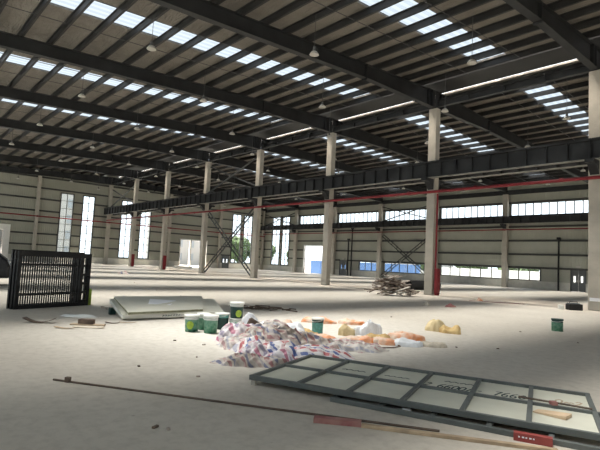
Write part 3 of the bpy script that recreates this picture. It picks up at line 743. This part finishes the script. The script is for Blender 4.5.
K((-8.75,9.55),.34,.20,-.1,.16,'orange','salmon sack edge showing right of the teal bucket top',49)
K((-7.40,7.95),.18,.15,0,.30,'paletan','yellowish crumpled sack left of the clear plastic bag',50,fold=1.1)
cloth('plastic_bag',(-7.25,8.50),.30,.18,RD,.30,M['whitebag'],'white crumpled plastic bag with peaks among orange sacks','bag',seed=52,fold=1.9,lump=.9,nr=30,na=90,pil=1)
K((-6.65,7.55),.40,.16,-.1,.14,'orange','orange and white sack lying in front of plastic bag',54)
K((-6.62,8.0),.30,.14,-.1,.16,'tan','small tan sack between plastic bag and orange sack',55)
K((-6.22,7.85),.28,.16,-.2,.15,'orange','flat orange sack right of the front one',56)
K((-5.92,8.10),.36,.2,-.25,.16,'whitebag','white sack lying right of the flat orange sack',58)
K((-6.35,8.65),.38,.2,-.15,.24,'orange','salmon orange sack at the right end behind the white sack',60)
K((-5.60,8.55),.26,.14,-.15,.10,'cardpale','flattened pale sack at far right end of sack row',61)
K((-6.98,10.80),.27,.22,-.35,.50,'paletan','plump yellow sack standing apart on the bare floor',62,fold=.6)
K((-6.62,10.80),.26,.19,-.5,.36,'tan','tan sack slumped against the front of plump yellow sack',64,fold=.6)
tag(build('rope', MB().path([(-6.15,7.75,.02),(-6.0,7.9,.02),(-5.85,7.82,.02),(-5.8,7.55,.02),(-5.95,7.2,.02),(-6.1,7.0,.03)],.012,n=6), M['darkwood']), 'thin dark rope trailing from the sacks to the white tarpaulin', 'rope')

# ------------------------------------------------------------------ stacked insulated panels
def slab_panel(name, c4, zs, t, label, cat, extra=None):
    e = empty(name, (c4[0][0],c4[0][1],0)); o = Vector((c4[0][0],c4[0][1],0))
    def q(dz0,dz1,shrink=0):
        cen = sum((Vector((*c,0)) for c in c4), Vector())/4
        vs = []
        for dz in (dz0,dz1):
            for c,z in zip(c4,zs):
                p = Vector((*c,0)); p = cen + (p-cen)*(1-shrink); vs.append(p - o + Vector((0,0,z+dz)))
        return MB().add(vs,[(0,3,2,1),(4,5,6,7),(0,1,5,4),(1,2,6,5),(2,3,7,6),(3,0,4,7)])
    build('top_skin', q(t-.012,t), M['offwhite'], e); build('core', q(.012,t-.012,.006), M['core'] if extra else M['white'], e); build('bottom_skin', q(0,.012), M['offwhite'], e)
    return tag(e, label, cat, 'stacked insulated wall panels')
A = (-11.17,4.50); Bq = (-11.02,7.15); Cq = (-12.55,7.75); Dq = (-12.90,4.82)
slab_panel('insulated_panel',[A,Bq,Cq,Dq],[.03,.03,.24,.24],.10,'lower white insulated panel of the stack, lying tilted on the floor','panel')
a2=(-10.98,4.55); b2=(-11.20,6.62); c2_=(-12.72,7.45); d2=(-12.78,4.88)
slab_panel('insulated_panel',[a2,b2,c2_,d2],[.14,.14,.345,.345],.07,'upper grey-green insulated panel of the stack with paper sheet on it','panel',True)
def onpanel(u,v,dz): # bilinear on the upper panel
    c=[Vector((*p,z)) for p,z in zip((a2,b2,c2_,d2),(.21,.21,.415,.415))]
    p=(c[0]*(1-u)+c[1]*u)*(1-v)+(c[3]*(1-u)+c[2]*u)*v; p.z+=dz; return p
vs=[onpanel(u,v,dz) for dz in (.003,.008) for u,v in ((.30,.42),(.56,.32),(.66,.62),(.36,.78))]
tag(build('paper_sheet', MB().add(vs,[(0,3,2,1),(4,5,6,7),(0,1,5,4),(1,2,6,5),(2,3,7,6),(3,0,4,7)]), M['paper']), 'white paper sheet lying on the upper insulated panel', 'paper')
mk = MB(); rnd = random.Random(4)
for k in range(8):
    x0 = k*.07; 
    mk.bar((0,x0,rnd.uniform(.01,.02)),(0,x0+.05,rnd.uniform(.03,.045)),.004,.012); mk.bar((0,x0,.04),(0,x0+.045,.04),.004,.010)
tag(build('support_block', MB().box(-.06,.06,-.08,.06,0,.17), M['darkgreen'], loc=(-12.35,4.72,0)), 'small dark block propping the left side of panel stack', 'block')
along('timber_offcut',(-13.9,5.0),(-12.95,4.98),.06,.05,M['oldwood'],'short timber offcut sticking out left of the panel stack','offcut')
cloth('plastic_bag',(-14.1,5.75),.32,.24,RD,.34,M['whitebag'],'white plastic bag behind the left corner of the panel stack','bag',seed=71,nr=12,na=36,fold=.6)
ob = bpy.data.objects['insulated_panel']
build('printed_mark', mk, M['darkgreen'], ob).location = (.075,.95,.06)

# ------------------------------------------------------------------ black fence panels on edge
def fence_panel(p, rz, L, H, label, shift=0, bars=True):
    e = empty('fence_panel', p, rz)
    build('top_rail', MB().box(0,L,-.03,.03,H-.13,H), M['black'], e); build('bottom_rail', MB().box(0,L,-.03,.03,0,.10), M['black'], e)
    for zz in (.36,1.14): build('rail', MB().box(.06,L-.28,-.022,.022,H/1.5*zz-.018,H/1.5*zz+.018), M['black'], e)
    build('post', MB().box(0,.10,-.035,.035,.10,H-.13), M['black'], e)
    build('post', MB().box(L-.06,L,-.035,.035,.10,H-.13), M['black'], e); build('post', MB().box(L-.34,L-.27,-.03,.03,.10,H-.13), M['black'], e)
    for k in range(5):
        z = .10 + (H-.23)*k/5; build('rung', MB().box(L-.27,L-.06,-.02,.02,z,z+.06), M['black'], e)
    n = 26 if bars else 0
    for k in range(n):
        x = .16 + shift + (L-.56)*k/(n-1)
        build('bar', MB().box(x-.015,x+.015,-.012,.012,.10,H-.13), M['black'], e)
    return tag(e, label, 'fence panel', 'black fence panels leaning in a stack')
FB = Vector((-13.95,2.84,0)); FD = Vector((-14.70,4.87,0))-FB; fr = math.atan2(FD.y,FD.x); FLn = FD.length
nrm = Vector((-FD.y,FD.x,0)).normalized()
if nrm.x > 0: nrm = -nrm
fence_panel(FB, fr, FLn, 1.47, 'front black steel fence panel of the bundle standing on edge')
p2 = FB + nrm*.09 - FD.normalized()*.02
fence_panel(p2, fr+.006, FLn, 1.47, 'second black open frame, just behind the front fence panel', bars=False)
p3 = FB + nrm*.26 + FD.normalized()*.0
fence_panel(p3, fr+.01, FLn-.02, 1.50, 'rearmost black open frame of the bundle, its left end showing', bars=False)
tag(build('lime_can', MB().lathe([(0,0),(.12,0),(.12,.42),(.10,.46),(0,.46)], n=16), M['lime'], loc=FB+FD*1.03+nrm*.12), 'lime green can standing behind right end of the fence panels', 'can')

# black car at the left edge
def car(loc, rz):
    e = empty('car', loc, rz)
    prof = [(-2.2,.32),(-2.25,.75),(-2.1,.95),(-1.5,1.02),(-.85,1.44),(.5,1.50),(1.55,1.45),(2.08,1.05),(2.22,.75),(2.2,.32)]
    m = MB().prism([(x,-.85,z) for x,z in prof],(0,0,0),(0,1.7,0)); build('body', m, M['carpaint'], e, bevel=.09)
    for s in (-1,1): build('side_window', MB().prism([(-1.25,0,1.02),(-.75,0,1.36),(1.35,0,1.37),(1.8,0,1.05)],(0,s*.862-.005,0),(0,.01,0)), M['darkglass'], e)
    for x in (-1.4,1.35):
        for s in (-1,1): 
            w = build('wheel', MB().cyl((x,s*.68,.32),(x,s*.87,.32),.32,n=24), M['tyre'], e)
            build('hub', MB().cyl((x,s*.865,.32),(x,s*.885,.32),.19,n=16), M['grim'], w)
    for s in (-1,1): build('lamp', MB().box(2.16,2.24,s*.62-.16,s*.62+.16,.68,.82), M['redbox'], e)
    return tag(e, 'black car parked at the left edge behind the fence panels', 'car')
car((-23.7,2.35,0), math.radians(78))

# ------------------------------------------------------------------ heap of scrap timber, pipe, small litter
rnd = random.Random(11)
hc = Vector((-16.75,22.05,0)); hd = Vector((.62,.78,0)); hn = Vector((-.78,.62,0))
for k in range(95):
    s = max(-1.35,min(.75,rnd.gauss(-.3,.55))); t = rnd.gauss(0,.32)
    top = 1.12*max(0,1-(abs(s+.35)/1.4)**1.3)*max(0,1-(t/1.3)**2)
    z = .05 + top*rnd.random()**.7
    L = rnd.uniform(.4,1.1); d = hd*rnd.uniform(.5,1) + hn*rnd.uniform(-.55,.55); d.z = rnd.uniform(-.45,.35); d.normalize()
    L = min(L, 2*(z-.03)/max(.03,abs(d.z)))if abs(d.z)*L/2 > z-.03 else L
    c = hc + hd*s + hn*t; c.z = z
    o = build('scrap_plank', MB().box(-L/2,L/2,-rnd.uniform(.04,.09),rnd.uniform(.04,.09),-.025,.025), rnd.choice([M['oldwood'],M['palewood'],M['darkwood'],M['darkwood'],M['oldwood']]))
    o.rotation_mode = 'QUATERNION'; o.rotation_quaternion = d.to_track_quat('X','Z'); o.location = c
    tag(o, 'broken scrap plank in the timber heap before the middle columns', 'plank', 'scrap planks in the timber heap')
rnd = random.Random(23)
for k in range(26):
    p = Vector((-12.4,9.45,0)) + hd*rnd.gauss(0,.42) + hn*rnd.gauss(0,.16); L = rnd.uniform(.18,.5); a = math.atan2(hd.y,hd.x)+rnd.uniform(-.9,.9)
    o = build('dark_twig', MB().box(-L/2,L/2,-.018,.018,0,.03), M['darkwood'], loc=(p.x,p.y,.002+.012*(k%8)), rz=a)
    tag(o, 'dark twig-like scrap in the litter behind the standing bucket', 'twig', 'dark twigs behind the buckets')
pd = Vector((.156,.988,0)); pc = Vector((-21.35,29.25,.34))
e = empty('black_pipe', pc, math.atan2(pd.y,pd.x))
build('tube', MB().add(*(lambda n=28: ([(x,r*math.cos(2*PI*i/n),r*math.sin(2*PI*i/n)) for r,x in ((.34,0),(.34,3.0),(.30,3.0),(.30,0)) for i in range(n)],[(a*n+i,a*n+(i+1)%n,((a+1)%4)*n+(i+1)%n,((a+1)%4)*n+i) for a in range(4) for i in range(n)]))(), smooth=False), mat('black_pipe',(.035,.035,.036),.6), e)
tag(e, 'large black hollow pipe lying beside the tall column with red cabinet', 'pipe')
e = empty('battery_box', (-8.6,24.3,0), .85)
build('case', MB().box(-.3,.3,-.2,.2,0,.28), M['black'], e, bevel=.03); build('lid', MB().box(-.24,.18,-.17,.17,.28,.32), M['door'], e); build('handle', MB().path([(-.2,0,.32),(-.2,0,.38),(.14,0,.38),(.14,0,.32)],.015), M['black'], e)
tag(e, 'small black case on the floor left of the right-edge column', 'case')
tag(build('wrapper', MB().obox((0,0,.10),(.22,.2,.2),.6), M['lid'], loc=(-9.05,24.0,0)), 'white wrapper against the left of small black case', 'wrapper')
for (x,y,r,mt,lab) in ((-11.3,18.4,.16,'redwood','reddish crumpled litter beyond the yellow sack'),(-13.3,24.5,.12,'orange','small red litter scrap far beyond the yellow sack'),(-12.15,17.95,.1,'cardpale','pale litter scrap just left of the reddish litter')):
    cloth('litter_scrap',(x,y),r*1.4,r,RD,.12,M[mt],lab,'litter','litter on the middle floor',seed=int(r*900),nr=8,na=20,fold=.6)
along('red_strip',(-13.4,23.6),(-11.2,25.1),.07,.02,M['redwood'],'thin reddish strip lying on floor right of tall column','strip')
# left floor scraps of board
def curl(loc, rz, L, w, bend, mt, label):
    m = MB(); n = 10; vs = []
    for dz in (0,.008):
        for k in range(n+1):
            u = k/n; x = (u-.5)*L; z = bend*(2*u-1)**2+.006+dz
            vs += [(x,-w/2,z),(x,w/2,z)]
    N_ = 2*(n+1); fs = []
    for k in range(n):
        a = 2*k; fs += [(a,a+1,a+3,a+2),(N_+a,N_+a+2,N_+a+3,N_+a+1),(a,a+2,N_+a+2,N_+a),(a+1,N_+a+1,N_+a+3,a+3)]
    fs += [(0,N_,N_+1,1),(2*n,2*n+1,N_+2*n+1,N_+2*n)]
    m.add(vs,fs,True)
    return tag(build('board_scrap', m, mt, loc=loc, rz=rz), label, 'scrap', 'board scraps on the left floor')
curl((-11.35,2.82,0),RD+.1,.62,.20,.09,M['darkwood'],'curled dark bark-like scrap, leftmost on the left floor')
curl((-10.35,3.03,0),RD-.1,.40,.10,.02,M['card'],'thin brown board scrap right of the curled one')
curl((-10.30,3.48,0),RD+.1,.60,.16,.015,M['cardpale'],'pale flat board scrap in front of the dark box')
along('board_scrap',(-10.85,3.30),(-10.45,3.85),.16,.03,M['card'],'brown board scrap carrying the small dark carton','scrap')
tag(build('small_carton', MB().obox((0,0,.06),(.30,.14,.09),RD), M['darkwood'], loc=(-10.67,3.55,.02)), 'small dark carton sitting on board scraps at left', 'carton')
cloth('plastic_bag',(-12.1,3.85),.42,.16,RD,.06,M['lid'],'flat white plastic film on floor left of the panel stack','bag',seed=81,nr=10,na=30,fold=.4)
curl((-10.75,4.12,0),RD+.05,.30,.07,.02,M['darkwood'],'dark splinter left of the pale twig piece')
curl((-10.72,4.45,0),RD+.25,.36,.05,.015,M['card'],'thin brown twig-like scrap in front of panel stack')
# tiny chips on the open floor
for k,(x,y) in enumerate(((-6.5,2.9),(-5.6,3.3),(-4.14,2.04),(-4.03,2.11),(-8.2,4.3),(-7.6,4.55),(-5.3,8.9),(-5.9,13.0),(-9.5,12.2),(-6.7,3.9),(-4.8,9.6),(-20.5,9.7),(-17.5,9.3),(-22.0,12.0),(-26.0,11.0),(-4.3,12.4))):
    tag(build('stone_chip', MB().obox((0,0,.009),(.035+.015*(k%3),.025,.018),k), M['oldwood'] if k%2 else M['darkwood'], loc=(x,y,0)), 'tiny dark chip of debris on the open concrete floor', 'chip', 'debris chips on the open floor')
e = tag(build('white_bundle', MB().obox((0,0,.15),(2.4,.7,.3),.9), M['white'], loc=(-62.0,33.0,0)), 'pale flat bundle on the floor before the gable wall', 'bundle')
cloth('rag',(-37.5,15.0),.5,.3,RD,.3,M['tarpfaded'],'crumpled grey rag far left on the floor bands','rag',seed=91,nr=10,na=30)

# ------------------------------------------------------------------ outside
struct(build('ground', MB().add([(-260,-200,-.25),(200,-200,-.25),(200,260,-.25),(-260,260,-.25)],[(0,1,2,3)]), M['yard']), 'pale yard outside the hall', 'ground')
tag(build('boundary_wall', MB().box(-46,60,67,67.3,-.25,1.95), M['outwall']), 'white boundary wall seen through the low windows', 'wall')
hbm = MB()
for k in range(9): hbm.box(-65.2+2.6*k,-65.2+2.6*k+2.5,60,60.12,-.25,2.1)
tag(build('site_hoarding', hbm, M['blue']), 'blue site hoarding seen through low windows and doorway', 'fence')
tag(build('site_cabin', MB().box(-72,-56,84,92,-.25,7), M['facade']), 'pale site cabin behind the blue hoarding', 'building')
def tree(x, y, h, seed, label):
    rnd = random.Random(seed); e = empty('tree', (x,y,-.25)); build('trunk', MB().cyl((0,0,0),(0,0,h*.6),.18,.1,n=8), M['trunk'], e)
    bm = bmesh.new()
    for k in range(9):
        r = h*rnd.uniform(.16,.26); t = rnd.uniform(0,2*PI); rr = h*.28*rnd.random()
        bmesh.ops.create_icosphere(bm, subdivisions=3, radius=r, matrix=Matrix.Translation((rr*math.cos(t),rr*math.sin(t),h*rnd.uniform(.4,.82))))
    for v in bm.verts: v.co += Vector((1,1,1))*0 + v.normal*(h*.05*noise.noise(v.co*2.2+Vector((seed,0,0)))+h*.02*noise.noise(v.co*7))
    me = bpy.data.meshes.new('crown'); bm.to_mesh(me); bm.free(); me.materials.append(M['leaf'])
    o = bpy.data.objects.new('crown', me); col.objects.link(o); o.parent = e
    tag(e, label, 'tree', 'trees beyond the boundary')
rnd = random.Random(5)
for k in range(16): tree(-50+4.2*k+rnd.uniform(-.5,.5), 74+5.5*(k%2), rnd.uniform(4.4,5.8), k, 'bushy green tree beyond white boundary wall, %s from the left' % (ordn[k] if k < 10 else ['eleventh','twelfth','thirteenth','fourteenth','fifteenth','sixteenth'][k-10]))
for k,(x,y,h) in enumerate(((-86,57.5,6.5),(-84,62,6),(-88,67,7),(-80,69,5.5))): tree(x,y,h,40+k,'green tree outside the hall corner, %s one' % ordn[k])
def block(x, y0, y1, h, label):
    e = empty('apartment_block', (x,y0,0))
    build('facade', MB().box(-8,0,0,y1-y0,-.25,h), M['facade'], e)
    n = int((y1-y0)/3)
    for i in range(n):
        for j in range(int(h/3)): build('window', MB().box(0,.05,1+3*i,2.4+3*i,.9+3*j,2.5+3*j), M['darkglass'], e)
    tag(e, label, 'building')
block(-100, 12, 30, 15, 'pale apartment block seen through the left tall windows')
block(-105, 50, 66, 12, 'pale apartment block seen behind the gable doorway')

# ------------------------------------------------------------------ light
w = bpy.data.worlds.new('sky'); sc.world = w; w.use_nodes = True
bg = w.node_tree.nodes['Background']; bg.inputs['Color'].default_value = (.93,.97,1,1); bg.inputs['Strength'].default_value = 2.3
sd = bpy.data.lights.new('sun','SUN'); sd.energy = 48; sd.angle = math.radians(26); sd.color = (1,.89,.77)
so = bpy.data.objects.new('sun', sd); col.objects.link(so)
so.rotation_mode = 'QUATERNION'; so.rotation_quaternion = Vector((.33,.10,-1)).to_track_quat('-Z','Y')
so.location = (0,20,60)

# ------------------------------------------------------------------ camera
R_ = Vector((0.66013214,0.74950552,0.04966922)); U_ = Vector((0.02535848,-0.08832359,0.99576899)); F_ = Vector((-0.75072132,0.65607958,0.07731156))
mw = Matrix.Identity(4)
for i in range(3): mw[i][0] = R_[i]; mw[i][1] = U_[i]; mw[i][2] = -F_[i]
mw[2][3] = 1.51276
cd = bpy.data.cameras.new('camera'); co = bpy.data.objects.new('camera', cd); col.objects.link(co); co.matrix_world = mw
cd.sensor_width = 36; cd.lens = 490.03*36/600; cd.clip_end = 600; cd.clip_start = .05
sc.camera = co
sc.view_settings.view_transform = 'Standard'; sc.view_settings.look = 'None'; sc.view_settings.exposure = .28; sc.view_settings.gamma = 1
sc.view_settings.use_curve_mapping = False
try:
    sc.cycles.use_denoising = True; sc.cycles.max_bounces = 8; sc.cycles.diffuse_bounces = 5; sc.cycles.transparent_max_bounces = 10
    sc.cycles.sample_clamp_indirect = 6
except Exception: pass
